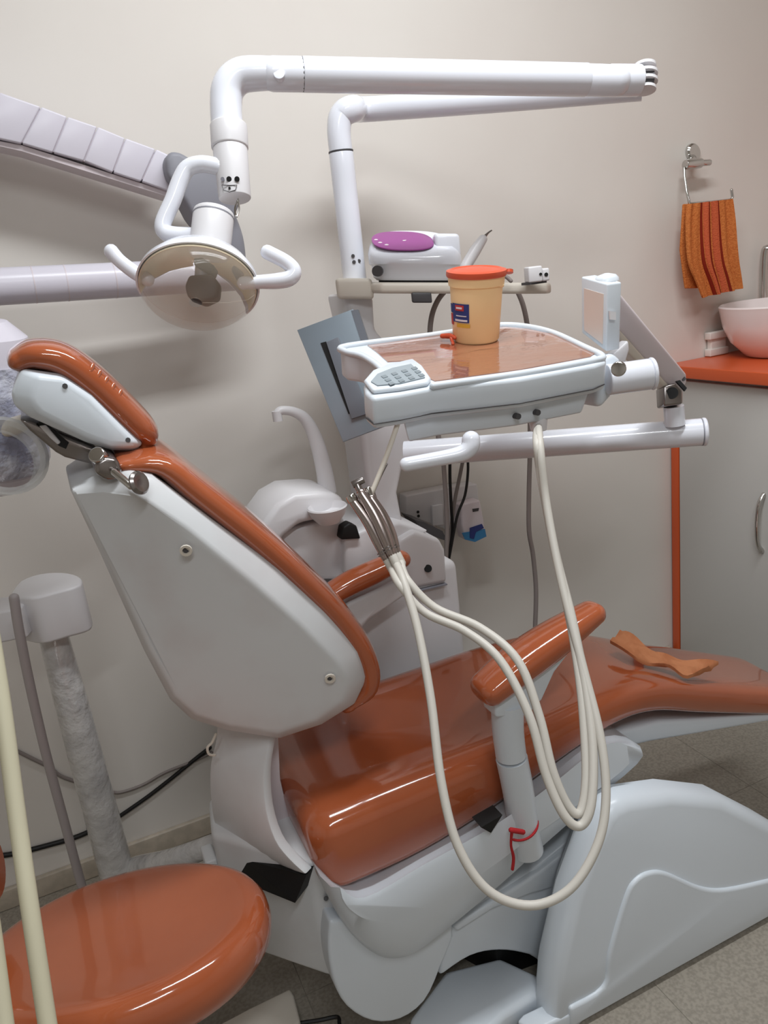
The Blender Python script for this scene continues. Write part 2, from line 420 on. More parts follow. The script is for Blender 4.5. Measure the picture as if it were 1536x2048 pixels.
sideprism('bracket_slot', [(74, 846), (86, 843), (138, 885), (132, 898), (118, 892)], 1.148, 1.16, 'black', br)
sideprism('headrest_clamp', [(190, 926), (208, 914), (234, 918), (246, 938), (238, 962), (214, 962), (190, 948)], 1.055, 1.20, 'chrome_dark', ch, bevel=.006)
rod('clamp_bolt', at(192, 908, Y=1.06), at(210, 926, Y=1.08), .011, 'chrome', ch, bevel=.002)
kb = sweep('clamp_screw', [at(228, 944, Y=1.045), at(262, 972, Y=1.02)], .005, 'chrome', ch, curve=False, n=10)
lathe('clamp_knob', [(.006, 0), (.015, .001), (.016, .005), (.013, .008), (.006, .006), (.001, .006)], at(274, 967, Y=1.02), (.65, -.7, .25), 'chrome_dark', ch, n=20)
# arm rests
an = [at(a, b, Y=.965) for a, b in [(975, 1378), (1040, 1325), (1110, 1275), (1182, 1226)]]
pad = slab('armrest_pad', [(p.x, p.z) for p in an], [.046, .054, .050, .034], [.034, .038, .036, .027], .965, 'vinyl', ch, e=2.6, er=.02)
sideprism('armrest_support', [(990, 1398), (1030, 1380), (1100, 1312), (1165, 1262), (1195, 1242), (1160, 1280), (1110, 1345), (1085, 1400), (1056, 1432), (992, 1436)], .945, .985, 'shell', ch, bevel=.008)
sweep('armrest_post', [at(1015, 1405, Y=.965), at(1016, 1460, Y=.965), at(1022, 1511, Y=.965)], [.027, .026, .0255], 'shell', ch, n=20, roundcap=False)
sweep('armrest_post_sleeve', [at(1023, 1515, Y=.965), at(1036, 1580, Y=.965), at(1048, 1660, Y=.965), at(1056, 1700, Y=.968)], [.0265, .0265, .026, .027], 'shell', ch, n=20, roundcap=False)
af = [at(a, b, Y=1.43) for a, b in [(655, 1192), (700, 1166), (745, 1145), (800, 1118)]]
slab('armrest_pad', [(p.x, p.z) for p in af], [.040, .045, .045, .036], [.030, .033, .033, .028], 1.43, 'vinyl', ch, e=2.4, er=.02)
sideprism('armrest_support', [(640, 1245), (700, 1205), (800, 1160), (830, 1180), (740, 1240), (700, 1290), (640, 1340)], 1.42, 1.46, 'shell_grey', ch, bevel=.008)
# foot plate
fp = [at(a, b, Z=.05) for a, b in [(815, 2040), (890, 1940), (1000, 1912), (1070, 1945), (1090, 1962), (1080, 1985), (1010, 2030), (980, 2060), (850, 2085)]]
prism('foot_plate', [V((p.x, p.y, 0)) for p in fp], (0, 0, .05), 'shell', ch, bevel=.012)
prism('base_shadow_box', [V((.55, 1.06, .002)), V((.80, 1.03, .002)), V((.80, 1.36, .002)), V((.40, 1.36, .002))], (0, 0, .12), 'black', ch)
sweep('floor_cable', [at(a, b, Z=.012) for a, b in [(600, 2046), (640, 2040), (675, 2034), (680, 2050), (700, 2075)]], .0035, 'cable_black', ch, n=6)
# red cord around the arm post
rc = thing('red_string', 'thin red string tied round the white armrest post', 'string', at(1030, 1690, Y=.935))
c0 = at(1041, 1650, Y=.965); axp = (at(1036, 1580, Y=.965)-at(1056, 1700, Y=.968)).normalized()
x_ = axp.orthogonal().normalized(); y2 = axp.cross(x_)
sweep('loop', [c0+(x_*math.cos(a)+y2*math.sin(a))*.0295+axp*(.006*math.sin(a*1.0+2)) for a in [2*math.pi*i/20 for i in range(21)]], .0022, 'red_cord', rc, n=6, per=2)
sweep('knot', [at(1022, 1660, Y=.932), at(1046, 1664, Y=.930)], .0045, 'red_cord', rc, n=8, curve=False)
sweep('tail', [at(a, b, Y=.933) for a, b in [(1024, 1662), (1022, 1690), (1027, 1715), (1025, 1738)]], [.003, .0022, .0028, .003], 'red_cord', rc, n=6)

# rag on the leg rest
rs = [(1245, 1262), (1275, 1275), (1310, 1303), (1345, 1312), (1385, 1320), (1437, 1322)]
rs2 = [(1220, 1277), (1255, 1305), (1295, 1322), (1340, 1333), (1375, 1348), (1412, 1338)]
A = catmull([at(a, b, Z=z) for (a, b), z in zip(rs, (.592, .585, .564, .552, .543, .530))], 4)
B = catmull([at(a, b, Z=z) for (a, b), z in zip(rs2, (.592, .582, .564, .550, .540, .530))], 4)
vs = []; fs = []
for i, (a, b) in enumerate(zip(A, B)):
    for k in range(6):
        t = k/5; p = a.lerp(b, t)+V((0, 0, .006*math.sin(t*9+i*.9)*math.sin(math.pi*t)+.004*math.sin(i*.8+k)))
        vs.append(p)
n = len(A)
top = len(vs)
vs += [v-V((0, 0, .007)) for v in vs]
for i in range(n-1):
    for k in range(5):
        q = [i*6+k, i*6+k+1, i*6+k+7, i*6+k+6]; fs.append(q); fs.append([top+j for j in q[::-1]])
for i in range(n-1):
    for k in (0, 5): fs.append((i*6+k, (i+1)*6+k, top+(i+1)*6+k, top+i*6+k))
for i in (0, n-1):
    for k in range(5): fs.append((i*6+k, i*6+k+1, top+i*6+k+1, top+i*6+k))
tag(make('cloth_strip', vs, fs, 'rag', None, ang=60), 'crumpled tan cloth strip lying on the orange leg rest', 'cloth')

# ------------------------------------------------------------------ dental unit (column, cabinet, spittoon, shelf)
un = thing('dental_unit', 'white dental unit cabinet with spittoon, column and shelf between chair and wall', 'dental unit', (.62, 1.62, 0))
cbp = [at(a, b, Y=1.50) for a, b in [(590, 1165), (760, 1150), (885, 1165), (888, 1290)]]
body = box('cabinet_body', (.42, 1.50, .0), (.775, 1.76, .70), 'unit_white', un, bevel=.02)
sideprism('cabinet_head', [(792, 1105), (800, 1080), (830, 1062), (880, 1078), (891, 1100), (895, 1165), (820, 1180), (790, 1150)], 1.49, 1.72, 'unit_white', un, bevel=.010)
sideprism('cabinet_top', [(690, 1075), (740, 1055), (800, 1045), (860, 1062), (820, 1085), (760, 1140), (690, 1150)], 1.51, 1.74, 'unit_white', un, bevel=.008)
sideprism('cabinet_seam', [(820, 1186), (895, 1168), (895, 1170), (820, 1188)], 1.487, 1.50, 'joint_grey', un)
rod('socket_hole', at(856, 1137, Y=1.486), at(856, 1137, Y=1.50), .009, 'black', un, n=14)
col = [(690, 585), (748, 590), (752, 660), (790, 700), (842, 830), (838, 880), (806, 940), (796, 985), (808, 1050), (745, 1062), (722, 870), (715, 700)]
sideprism('column', col, 1.56, 1.68, 'unit_white', un, bevel=.012)
# spittoon
sp = [(512, 1075), (530, 1042), (555, 1008), (590, 988), (640, 984), (672, 986), (690, 1000), (692, 1040), (640, 1040), (600, 1048), (570, 1072), (540, 1110)]
sideprism('spittoon_arm', sp, 1.50, 1.66, 'unit_white', un, bevel=.014)
sideprism('spittoon_post', [(560, 1060), (690, 1035), (695, 1160), (560, 1160)], 1.53, 1.66, 'unit_white', un, bevel=.01)
bwl = at(655, 1020, Y=1.47)
lathe('spittoon_bowl', [(.004, -.03), (.022, -.027), (.036, -.010), (.042, .006), (.040, .009), (.035, -.006), (.016, -.02), (.003, -.022)], bwl, (0, 0, 1), 'unit_white', un, n=28)
fa = [(655, 985), (648, 940), (632, 880), (612, 840), (588, 824), (562, 821), (553, 830)]
fc = sweep('cup_filler', [at(a, b, Y=1.60) for a, b in fa], [.021, .0185, .016, .013, .0105, .0095, .0095], 'unit_white', un, n=14, roundcap=False)
rod('nozzle', at(553, 822, Y=1.60), at(556, 842, Y=1.60), .0105, 'unit_white', fc)
sideprism('dark_knob', [(682, 1080), (686, 1055), (700, 1046), (714, 1052), (722, 1078)], 1.50, 1.53, 'black', un, bevel=.004)
sideprism('cabinet_vent', [(830, 1040), (850, 1045), (885, 1062), (895, 1082), (880, 1078), (845, 1062)], 1.66, 1.74, 'dark_grey', un)
# shelf
a0, a1 = at(672, 574, Y=1.60), at(1098, 575, Y=1.44)
zs = (a0.z+a1.z)/2
dx = (a1-a0); dx.z = 0; Ls = dx.length; dx.normalize(); dy = V((-dx.y, dx.x, 0)); tilt = (a1.z-a0.z)/Ls
SH = lambda u, v, h=0: a0+dx*u+dy*v+V((0, 0, tilt*u+h))
shp = [SH(0, -.05), SH(.07, -.05), SH(.09, -.085), SH(Ls-.06, -.085), SH(Ls-.02, -.065), SH(Ls, -.02), SH(Ls-.01, .06), SH(Ls-.05, .085), SH(0.05, .085), SH(0, .06)]
shelf = prism('shelf', [p-V((0, 0, .012)) for p in shp], (0, 0, .022), 'ivory', un, bevel=.007)
prism('shelf_mount', [SH(0, -.055, -.024), SH(.075, -.055, -.024), SH(.08, .07, -.024), SH(0, .07, -.024)], (0, 0, .042), 'ivory', un, bevel=.008)
for u in (.15,): prism('shelf_clip', [SH(u, -.088, -.03), SH(u+.04, -.088, -.03), SH(u+.04, -.07, -.03), SH(u, -.07, -.03)], (0, 0, .02), 'dark_grey', shelf, bevel=.003)

# grey slotted panel on the column
p0 = at(650, 750, Y=1.50); nrm = V((-.55, -.8, .25)).normalized()
gp = [on_plane(a, b, p0, nrm) for a, b in [(594, 660), (706, 618), (782, 848), (686, 884)]]
pn = thing('slotted_panel', 'tilted grey metal panel with a long slot behind the tray', 'panel', gp[3])
prism('plate', gp, -nrm*.008, 'plate_grey', pn, bevel=.001)
prism('edge_strip', [on_plane(a, b, p0+nrm*.001, nrm) for a, b in [(702, 621), (716, 619), (790, 845), (776, 850)]], -nrm*.010, 'plate_dark', pn)
prism('slot', [on_plane(a, b, p0+nrm*.0015, nrm) for a, b in [(641, 686), (652, 683), (707, 822), (697, 828)]], -nrm*.003, 'black', pn)
prism('slot_tab', [on_plane(a, b, p0+nrm*.006, nrm) for a, b in [(652, 684), (676, 674), (740, 826), (703, 838)]], -nrm*.006, 'plate_dark', pn, bevel=.001)

# ------------------------------------------------------------------ operating lamp
lp = thing('dental_lamp', 'white jointed operating lamp arm with reflector head over the chair', 'lamp', at(708, 548, Y=1.62))
pt, pb = at(682, 305, Y=1.62), at(708, 548, Y=1.62)
rod('post', pb-V((0, 0, .02)), pt, .0255, 'tube_white', lp, bevel=.002)
rod('post_seam', pt-V((0, 0, .0)), pt+V((0, 0, .003)), .0258, 'dark_grey', lp)
e1 = at(1285, 178, D=1.47)
el = [pt+V((0, 0, .003)), at(678, 262, Y=1.62), at(683, 232, Y=1.62), at(705, 218, Y=1.615), at(745, 218, D=1.63), at(1000, 200, D=1.55), e1]
sweep('lower_arm', el, [.0245, .0245, .0255, .026, .0245, .023, .021], 'tube_white', lp, n=18, per=8, roundcap=False)
for k, (a, b) in enumerate(((706, 512), (718, 522), (708, 524))): rod('post_screw', at(a, b, Y=1.594), at(a, b, Y=1.61), .004, 'dark_grey', lp, n=8)
# end joint with fins
j0, j1 = at(1270, 160, D=1.40), at(1322, 160, D=1.40)
jd = (j1-j0).normalized()
rod('end_joint_core', j0, j0+jd*.03, .017, 'dark_grey', lp)
for k in range(4):
    c = j0+UP*(.021-.014*k)
    lathe('joint_fin', [(.004, 0), (.024-.003*abs(k-1.5), .0015), (.024-.003*abs(k-1.5), .0065), (.004, .008)], c+jd*.018, UP, 'unit_white', lp, n=20)
u0, u1 = at(1278, 161, D=1.40), at(1218, 161, D=1.39)
rod('end_sleeve', u0, u1, .0265, 'tube_white', lp, bevel=.002)
u2 = at(1172, 160, D=1.385)
sweep('end_knuckle', [at(1235, 162, D=1.385), u2], .0262, 'tube_white', lp, curve=False, n=20)
u3 = at(606, 149, D=1.29)
rod('upper_arm', u2, u3, .0272, 'tube_white', lp, bevel=.001, n=28)
rod('arm_seam', u3+(u3-u2).normalized()*.0005, u3+(u3-u2).normalized()*.002, .0268, 'dark_grey', lp)
u4 = at(545, 148, D=1.28)
sweep('knuckle', [u3+(u4-u3)*.04, u4], .0268, 'tube_white', lp, curve=False, n=24)
kk = at(558, 146, D=1.2565); rod('pivot_cap', kk, kk+FW*.012, .0095, 'tube_white', lp, bevel=.001)
sweep('elbow', [at(575, 148, D=1.282), at(520, 147, D=1.28), at(480, 152, D=1.28), at(457, 175, D=1.28), at(452, 210, D=1.28), at(455, 262, D=1.28)], [.024, .0262, .0272, .0272, .0262, .0262], 'tube_white', lp, n=24, roundcap=False)
rod('collar', at(457, 250, D=1.28), at(460, 298, D=1.28), .0305, 'unit_white', lp, bevel=.003, n=28)
sl = rod('sleeve', at(460, 297, D=1.28), at(470, 398, D=1.28), .0285, 'unit_white', lp, r2=.0265, bevel=.002, n=28)
for a, b, r in ((445, 358, .0032), (458, 358, .0042), (474, 358, .0042)): rod('print_mark', at(a, b, D=1.2515), at(a, b, D=1.256), r, 'black' if r > .004 else 'joint_grey', sl, n=12)
sweep('print_mark', [at(a, b, D=1.253) for a, b in [(444, 370), (447, 380), (459, 384), (471, 380), (474, 370), (459, 371), (444, 370)]], .0007, 'dark_grey', sl, n=5, curve=False)
rod('print_mark', at(459, 376, D=1.2515), at(459, 376, D=1.256), .002, 'black', sl, n=8)
sweep('hanging_clip', [at(476, 398, D=1.27), at(478, 418, D=1.27), at(473, 434, D=1.27), at(470, 418, D=1.27), at(474, 402, D=1.27)], .0015, 'chrome', lp, n=6)
# yoke tube
sweep('yoke', [at(a, b, D=1.27) for a, b in [(440, 334), (405, 328), (376, 336), (360, 362), (346, 400), (326, 446), (330, 464), (350, 470), (392, 472)]], .0135, 'tube_white', lp, n=14)
nk0, nk1 = at(428, 424, D=1.265), at(418, 512, D=1.255)
rod('neck', nk0, nk1, .033, 'unit_white', lp, bevel=.004, n=28)
rod('neck_ring', nk0.lerp(nk1, .1), nk0.lerp(nk1, .13), .0334, 'joint_grey', lp, n=28)
# reflector head: bowl opening towards chair and camera
hc = at(397, 570, D=1.24)
view = (CAM-hc).normalized()
hn = (view*.80 - UP*.58 - RT*.10).normalized()
xd = (RT - UP*.16)
Rb = .094
def part_lathe(name, prof, a0, a1, m, parent, n=40, sy=.78, thick=.003):
    z = hn; x = (xd-z*xd.dot(z)).normalized(); y = z.cross(x); vs = []; fs = []
    P = len(prof)
    for s_ in (0, 1):
        for i in range(n+1):
            a = math.radians(a0+(a1-a0)*i/n)
            for r, h in prof:
                rr = max(r-thick*s_, .001); hh = h+thick*s_*(1 if r < Rb*.97 else 0)
                vs.append(hc+z*hh+x*(rr*math.cos(a))+y*(rr*sy*math.sin(a)))
    W = (n+1)*P
    for i in range(n):
        for k in range(P-1):
            q = [i*P+k, i*P+k+1, (i+1)*P+k+1, (i+1)*P+k]; fs.append(q); fs.append([W+j for j in q[::-1]])
        for k in (0, P-1): fs.append((i*P+k, (i+1)*P+k, W+(i+1)*P+k, W+i*P+k))
    for i in (0, n):
        for k in range(P-1): fs.append((i*P+k, i*P+k+1, W+i*P+k+1, W+i*P+k))
    return make(name, vs, fs, m, parent, ang=50)
shp_ = [(Rb*1.03, .004), (Rb*1.01, -.012), (Rb*.88, -.040), (.058, -.060), (.02, -.068)]
part_lathe('reflector_shell', shp_, -38, 196, 'tube_white', lp)
part_lathe('reflector', [(r-.005, h+.005) for r, h in shp_], -30, 192, 'reflector', lp, thick=.001)
part_lathe('front_cover', [(Rb*1.0, -.004), (Rb*.98, .016), (Rb*.86, .034), (.05, .046), (.012, .050)], 0, 359.9, 'clear_plastic', lp, thick=.002)
part_lathe('rear_cover', [(Rb*1.0, -.006), (Rb*.96, -.022), (Rb*.80, -.042), (.045, -.058), (.02, -.062)], 196, 322, 'clear_plastic', lp, thick=.002)
bx = at(402, 574, D=1.235)
bg = prism('bulb_guard', [bx+RT*a+UP*b for a, b in ((-.027, .002), (-.020, .020), (.016, .022), (.028, .008), (.026, -.016), (.004, -.026), (-.022, -.016))], FW*.03, 'dark_grey', lp, bevel=.006)
prism('bulb_socket', [at(a, b, D=1.236) for a, b in [(386, 516), (404, 514), (430, 532), (424, 548), (402, 540), (388, 530)]], FW*.03, 'black', lp, bevel=.003)
rod('bulb_stem', at(404, 535, D=1.25), at(402, 572, D=1.25), .011, 'joint_grey', lp)
hl = [(296, 560), (270, 545), (240, 522), (222, 502)]
sweep('handle', [at(a, b, D=1.24) for a, b in hl], [.011, .0115, .011, .0115], 'tube_white', lp, n=14)
hr = [(486, 566), (520, 564), (556, 562), (580, 556), (588, 542), (572, 524), (534, 504)]
sweep('handle', [at(a, b, D=1.24) for a, b in hr], [.0105, .011, .0125, .0125, .012, .0115, .0115], 'tube_white', lp, n=14)
rod('rear_knob', at(478, 530, D=1.29), at(492, 555, D=1.29), .016, 'joint_grey', lp, bevel=.004)

# ------------------------------------------------------------------ delivery tray
C_, B_, A_ = at(860, 772, Y=.97), at(1205, 713, Y=.97), at(690, 692, Y=1.25)
tn = (B_-C_).cross(A_-C_).normalized()
if tn.z < 0: tn = -tn
TP = lambda a, b, h=0: on_plane(a, b, C_+tn*h, tn)
tr = thing('delivery_tray', 'white instrument tray with brown plastic covered top on its jointed arm', 'instrument tray', C_.lerp(A_, .5))
out = [(690, 690), (860, 668), (960, 652), (1010, 648), (1060, 652), (1110, 664), (1180, 694), (1212, 712), (1213, 722), (1190, 730), (1040, 757), (862, 776), (800, 788), (745, 796), (730, 784), (727, 768), (742, 752), (758, 742), (745, 728), (720, 712), (690, 708), (680, 700)]
tb = prism('tray_body', [TP(a, b) for a, b in out], -tn*.045, 'shell', tr, bevel=.006)
rim = lambda q, h0, h1, nm, m, **k: prism(nm, [TP(a, b, h0) for a, b in q], tn*(h1-h0), m, tr, **k)
matp = [(735, 693), (862, 676), (960, 660), (1010, 656), (1055, 660), (1105, 671), (1160, 692), (1192, 708), (1180, 716), (1040, 742), (870, 765), (850, 756), (815, 724), (775, 726), (755, 708)]
rim(matp, -.001, .0015, 'tray_mat', 'tray_mat')
# raised rim following the outline
rimpath = [TP(a, b, .002) for a, b in [(866, 772), (1040, 748), (1185, 722), (1204, 712), (1170, 695), (1107, 666), (1058, 654), (1010, 650), (960, 655), (860, 671), (695, 692), (690, 703), (722, 711), (748, 726), (762, 738)]]
sweep('tray_rim', rimpath, .0055, 'shell', tr, n=8, per=4)
kp = rim([(728, 770), (745, 750), (775, 738), (826, 726), (845, 740), (862, 765), (856, 774), (800, 784), (745, 790)], 0, .008, 'control_panel', 'shell', bevel=.004)
prism('keypad', [TP(a, b, .0085) for a, b in [(742, 764), (755, 749), (785, 737), (822, 729), (838, 744), (850, 756), (800, 768), (755, 772)]], tn*.0012, 'keypad', kp)
for i in range(4):
    for j in range(3):
        ax, ay = 768+i*20+j*7, 753-i*5.5+j*7
        prism('key', [TP(ax+q, ay+w_, .0098) for q, w_ in ((-6, 0), (3, -3), (8, 1), (-1, 4))], tn*.0008, 'keypad_dark', kp)
# seam and lower housing
dn = -tn
hpx = [(805, 782), (870, 770), (1040, 751), (1180, 727), (1186, 712), (1100, 672), (860, 690), (800, 716)]
ht = [TP(a, b)-tn*.044 for a, b in hpx]; cen = sum(ht, V())/len(ht)
hbm = [cen+(p-cen)*.95+dn*.034 for p in ht]
vs, fs = rings_mesh([ht, hbm]); hz = make('lower_housing', vs, fs, 'shell', tr, bevel=.004)
seam = [TP(a, b)-tn*.036+V((0, -.0006, 0)) for a, b in [(1212, 722), (1190, 731), (1040, 758), (862, 777), (800, 789), (745, 797), (729, 785)]]
sweep('tray_seam', seam, .0011, 'dark_grey', tb, n=6, curve=False)
for a, b in ((1036, 752), (1076, 745)):
    q = TP(a, b)-tn*.060; rod('knob', q-V((0, .006, 0)), q+V((0, .02, 0)), .0045, 'dark_grey', tr, n=10)
# grab handle under the tray
sweep('grab_handle', [at(a, b, D=1.06) for a, b in [(942, 878), (940, 893), (925, 906), (890, 915), (812, 929)]], [.0125, .0125, .0115, .0105, .010], 'tube_white', tr, n=14)
# right side mounting block and short stub tube
sideprism('side_block', [(1195, 722), (1228, 706), (1245, 720), (1235, 780), (1205, 815), (1190, 812)], 1.0, 1.10, 'shell', tr, bevel=.008)
rod('stub_tube', at(1215, 760, D=1.22), at(1300, 748, D=1.22), .0245, 'tube_white', tr, bevel=.002)
rod('stub_cap', at(1300, 748, D=1.22), at(1308, 747, D=1.22), .0258, 'tube_white', tr, bevel=.003)
rod('pivot_bolt', at(1237, 738, D=1.07), at(1238, 737, D=1.10), .0105, 'chrome', tr, bevel=.002)
prism('hinge_plate', [at(a, b, Y=1.02) for a, b in [(1208, 715), (1228, 708), (1258, 680), (1260, 700), (1245, 748), (1218, 750)]], (0, .02, 0), 'unit_white', tr, bevel=.004)
# x-ray film viewer: face in a plane across the chair
XV = at(1215, 570, Y=1.0).x
fv = [at(1215, 568, X=XV), at(1162, 553, X=XV), at(1163, 666, X=XV), at(1212, 704, X=XV)]
vw = prism('film_viewer', fv, (.028, .0, 0), 'shell', tr, bevel=.003)
c4 = sum(fv, V())/4
prism('viewer_screen', [c4+(p-c4)*.74+V((-.001, 0, -.004)) for p in fv], (.002, 0, 0), 'viewer_face', vw)
mid = fv[0].lerp(fv[1], .45)
lathe('viewer_top', [(.022, 0), (.021, .005), (.016, .010), (.003, .013)], mid+V((.022, 0, -.004)), (0, 0, 1), 'shell', vw, n=24, sy=.9)
prism('viewer_switch', [at(a, b, Y=fv[0].y-.0015) for a, b in [(1220, 622), (1232, 624), (1232, 640), (1221, 639)]], (0, .003, 0), 'unit_white', vw)
# spring arm back to the main tube
s0, s1 = at(1222, 600, D=1.24), at(1362, 765, D=1.47)
sd = (s1-s0).normalized(); sn = view.cross(sd).normalized()
hexp = [s0+sn*.02, s0-sn*.022-sd*-.01, s1-sn*.022, s1+sd*.016-sn*.012, s1+sd*.018+sn*.010, s1+sn*.02]
prism('spring_arm', hexp, FW*.045, 'arm_mauve', tr, bevel=.006)
prism('spring_arm_side', [s0-sn*.020+sd*.05, s0-sn*.038+sd*.10, s1-sn*.030-sd*.03, s1-sn*.02-sd*.01], FW*.035, 'ivory', tr, bevel=.004)
for q in (s0+sd*.03-sn*.012, s1+sn*.008): rod('arm_screw', q-FW*.002, q+FW*.004, .004, 'dark_grey', tr, n=10)
prism('arm_slot', [at(a, b, D=1.448) for a, b in [(1352, 762), (1360, 760), (1374, 776), (1370, 782)]], FW*.006, 'black', tr)
kn = at(1345, 788, D=1.46)
prism('arm_knuckle', [at(a, b, D=1.44) for a, b in [(1326, 772), (1352, 765), (1366, 780), (1366, 808), (1328, 812)]], FW*.04, 'chrome_dark', tr, bevel=.004)
rod('knuckle_hole', at(1344, 786, D=1.437), at(1344, 786, D=1.446), .011, 'black', tr)
rod('riser', at(1347, 812, D=1.47), at(1350, 850, D=1.48), .019, 'tube_white', tr)
t0, t1 = at(810, 908, D=1.60), at(1404, 864, D=1.49)
rod('main_tube', t0, t1, .0265, 'tube_white', tr, n=28)
rod('tube_cap', t1, t1+(t1-t0).normalized()*.008, .0275, 'tube_white', tr, bevel=.003, n=28)
rod('tube_cap_ring', t1-(t1-t0).normalized()*.002, t1, .0268, 'joint_grey', tr, n=28)
# rod holding the instruments
hold = at(786, 1112, D=1.075)
sweep('holder_rod', [at(796, 846, D=1.08), at(772, 915, D=1.08), at(744, 985, D=1.08)], .0038, 'ivory', tr, n=8)
sweep('holder_rod', [at(744, 985, D=1.085), at(766, 1050, D=1.085), at(782, 1105, D=1.085)], .0045, 'chrome_dark', tr, n=8)
HO = TP(1080, 736)-tn*.070
hb = lathe('hose_outlet', [(.013, 0), (.014, .012), (.012, .026), (.004, .028)], HO, (0, 0, -1), 'unit_white', tr, n=14)

# instruments with their hoses
def bodyhp(name, label, top, bot, hosepts, kind, rr=.0085):
    t = thing(name, label, 'handpiece', at(*bot[:2], D=bot[2]), 'dental handpieces hanging under the tray')
    a, b = at(*top[:2], D=top[2]), at(*bot[:2], D=bot[2])
    sweep('body', [a, a.lerp(b, .35)+RT*.004, a.lerp(b, .7)+RT*.003, b], [rr*.8, rr, rr*1.05, rr*.75], 'steel', t, n=14)
    d = (a-b).normalized()
    if kind == 'turbine':
        sweep('neck', [a, a+d*.012], rr*.6, 'chrome_dark', t, n=10, curve=False)
        rod('head', a+d*.014-RT*.006-UP*.002, a+d*.014+RT*.010+UP*.006, .0055, 'chrome_dark', t, bevel=.001, n=12)
    elif kind == 'syringe':
        rod('button', a+UP*.001, a+d*.012+UP*.004, .006, 'chrome', t, n=12, bevel=.001)
        sweep('tip', [a, at(760, 955, D=top[2]), at(774, 928, D=top[2])], [.002, .0018, .0014], 'chrome_dark', t, n=8)
    else:
        rod('coupling', a, a+d*.010, rr*.95, 'chrome', t, n=12, bevel=.001)
    for k in range(2):
        c = b.lerp(a, .06+.04*k); rod('grip_ring', c, c+d*.002, rr*.98, 'chrome_dark', t, n=14)
    sweep('connector', [b, b-d*.02, at(*hosepts[0])] if False else [b, b-d*.018], [rr*.7, .0065], 'hose', t, n=10, curve=False)
    sweep('hose', [b-d*.015]+[at(x, y, D=D) for x, y, D in hosepts]+[HO-V((0, 0, .02))], .0056, 'hose', t, n=10, per=7)
    return t
up_a = [(1212, 1590, .93), (1200, 1470, .95), (1165, 1330, .98), (1120, 1150, 1.02), (1092, 1000, 1.045), (1079, 880, 1.057)]
bodyhp('dental_handpiece', 'steel handpiece with small turbine head at its top end', (722, 985, 1.07), (783, 1108, 1.06),
       [(808, 1165, 1.03), (836, 1260, 1.0), (862, 1400, .97), (882, 1560, .94), (915, 1690, .92), (975, 1780, .91), (1060, 1811, .905), (1140, 1778, .905), (1195, 1690, .915)]+up_a, 'turbine')
bodyhp('dental_handpiece', 'leftmost steel handpiece with flat coupling end', (708, 1003, 1.075), (772, 1116, 1.07),
       [(800, 1170, 1.03), (850, 1225, 1.02), (930, 1262, 1.0), (1000, 1320, .97), (1058, 1430, .945), (1092, 1550, .93), (1128, 1630, .92), (1160, 1652, .92), (1182, 1610, .925), (1186, 1500, .945), (1172, 1380, .97), (1145, 1240, 1.0), (1110, 1100, 1.035), (1083, 950, 1.052), (1073, 880, 1.06)], 'plain')
bodyhp('dental_handpiece', 'steel air and water syringe with a thin angled tip', (742, 996, 1.08), (792, 1104, 1.075),
       [(815, 1160, 1.04), (870, 1215, 1.03), (960, 1255, 1.005), (1035, 1320, .97), (1078, 1430, .95), (1105, 1540, .935), (1135, 1610, .93), (1160, 1625, .93), (1172, 1560, .94), (1168, 1450, .96), (1158, 1350, .98), (1138, 1230, 1.01), (1105, 1080, 1.045), (1078, 930, 1.056), (1076, 880, 1.064)], 'syringe')

# ------------------------------------------------------------------ things on the shelf and tray
def SHz(u, v, h): return SH(u, v, .010+h)
sc = thing('ultrasonic_scaler', 'white rounded ultrasonic scaler with a purple top plate on the shelf', 'scaler', SHz(.2, 0, 0))
# body: teardrop plan, sloped top
plan = []
N = 36
for i in range(N):
    a = 2*math.pi*i/N
    cx = math.cos(a); sx = math.sin(a)
    u = .172+.094*math.copysign(abs(cx)**.8, cx); v = .062*math.copysign(abs(sx)**.8, sx)
    plan.append((u, v))
def scring(s, hfun): return [SHz(.172+(u-.172)*s, v*s, hfun(u, v)) for u, v in plan]
rings = [scring(.90, lambda u, v: .004), scring(.97, lambda u, v: .010), scring(.98, lambda u, v: .032), scring(1.03, lambda u, v: .036), scring(1.03, lambda u, v: .044+.22*(v+.06)), scring(.97, lambda u, v: .052+.32*(v+.06)), scring(.86, lambda u, v: .058+.40*(v+.06))]
vs, fs = rings_mesh(rings); make('body', vs, fs, 'tube_white', sc, ang=40)
rings = [[SHz(.150+(u-.172)*.68*k, v*.80*k-.004, .0595+.40*(v*.8+.056)+e_) for u, v in plan] for k, e_ in ((1, 0), (1, .002), (.97, .003))]
vs, fs = rings_mesh(rings); pp = make('purple_panel', vs, fs, 'purple', sc)
for u, v in ((.095, .0), (.102, -.016), (.114, -.028)): lathe('button', [(.005, 0), (.005, .002), (.002, .003)], SHz(u, v, .0615+.40*(v+.056)), (0, -.2, 1), 'label_white', sc, n=10)
lathe('logo', [(.010, 0), (.008, .001)], SHz(.155, 0, .0625+.40*.056), (0, -.2, 1), 'arm_mauve', sc, n=12, sy=.5)
vs, fs = rings_mesh([scring(.86, lambda u, v: 0), scring(.86, lambda u, v: .006)]); make('foot_pad', vs, fs, 'black', sc)
prism('rear_block', [SHz(.215, -.02, .03), SHz(.268, -.02, .03), SHz(.268, .05, .03), SHz(.215, .05, .03)], (0, 0, .068), 'tube_white', sc, bevel=.008)
rod('dial', SHz(.090, -.050, .022), SHz(.087, -.062, .022), .011, 'dark_grey', sc, n=16)
hpz = thing('scaler_handpiece', 'white scaler handpiece leaning up beside the purple topped scaler', 'handpiece', at(935, 530, D=1.55))
sweep('body', [at(930, 535, D=1.55), at(950, 502, D=1.55), at(966, 478, D=1.55)], [.011, .0115, .009], 'unit_white', hpz, n=14)
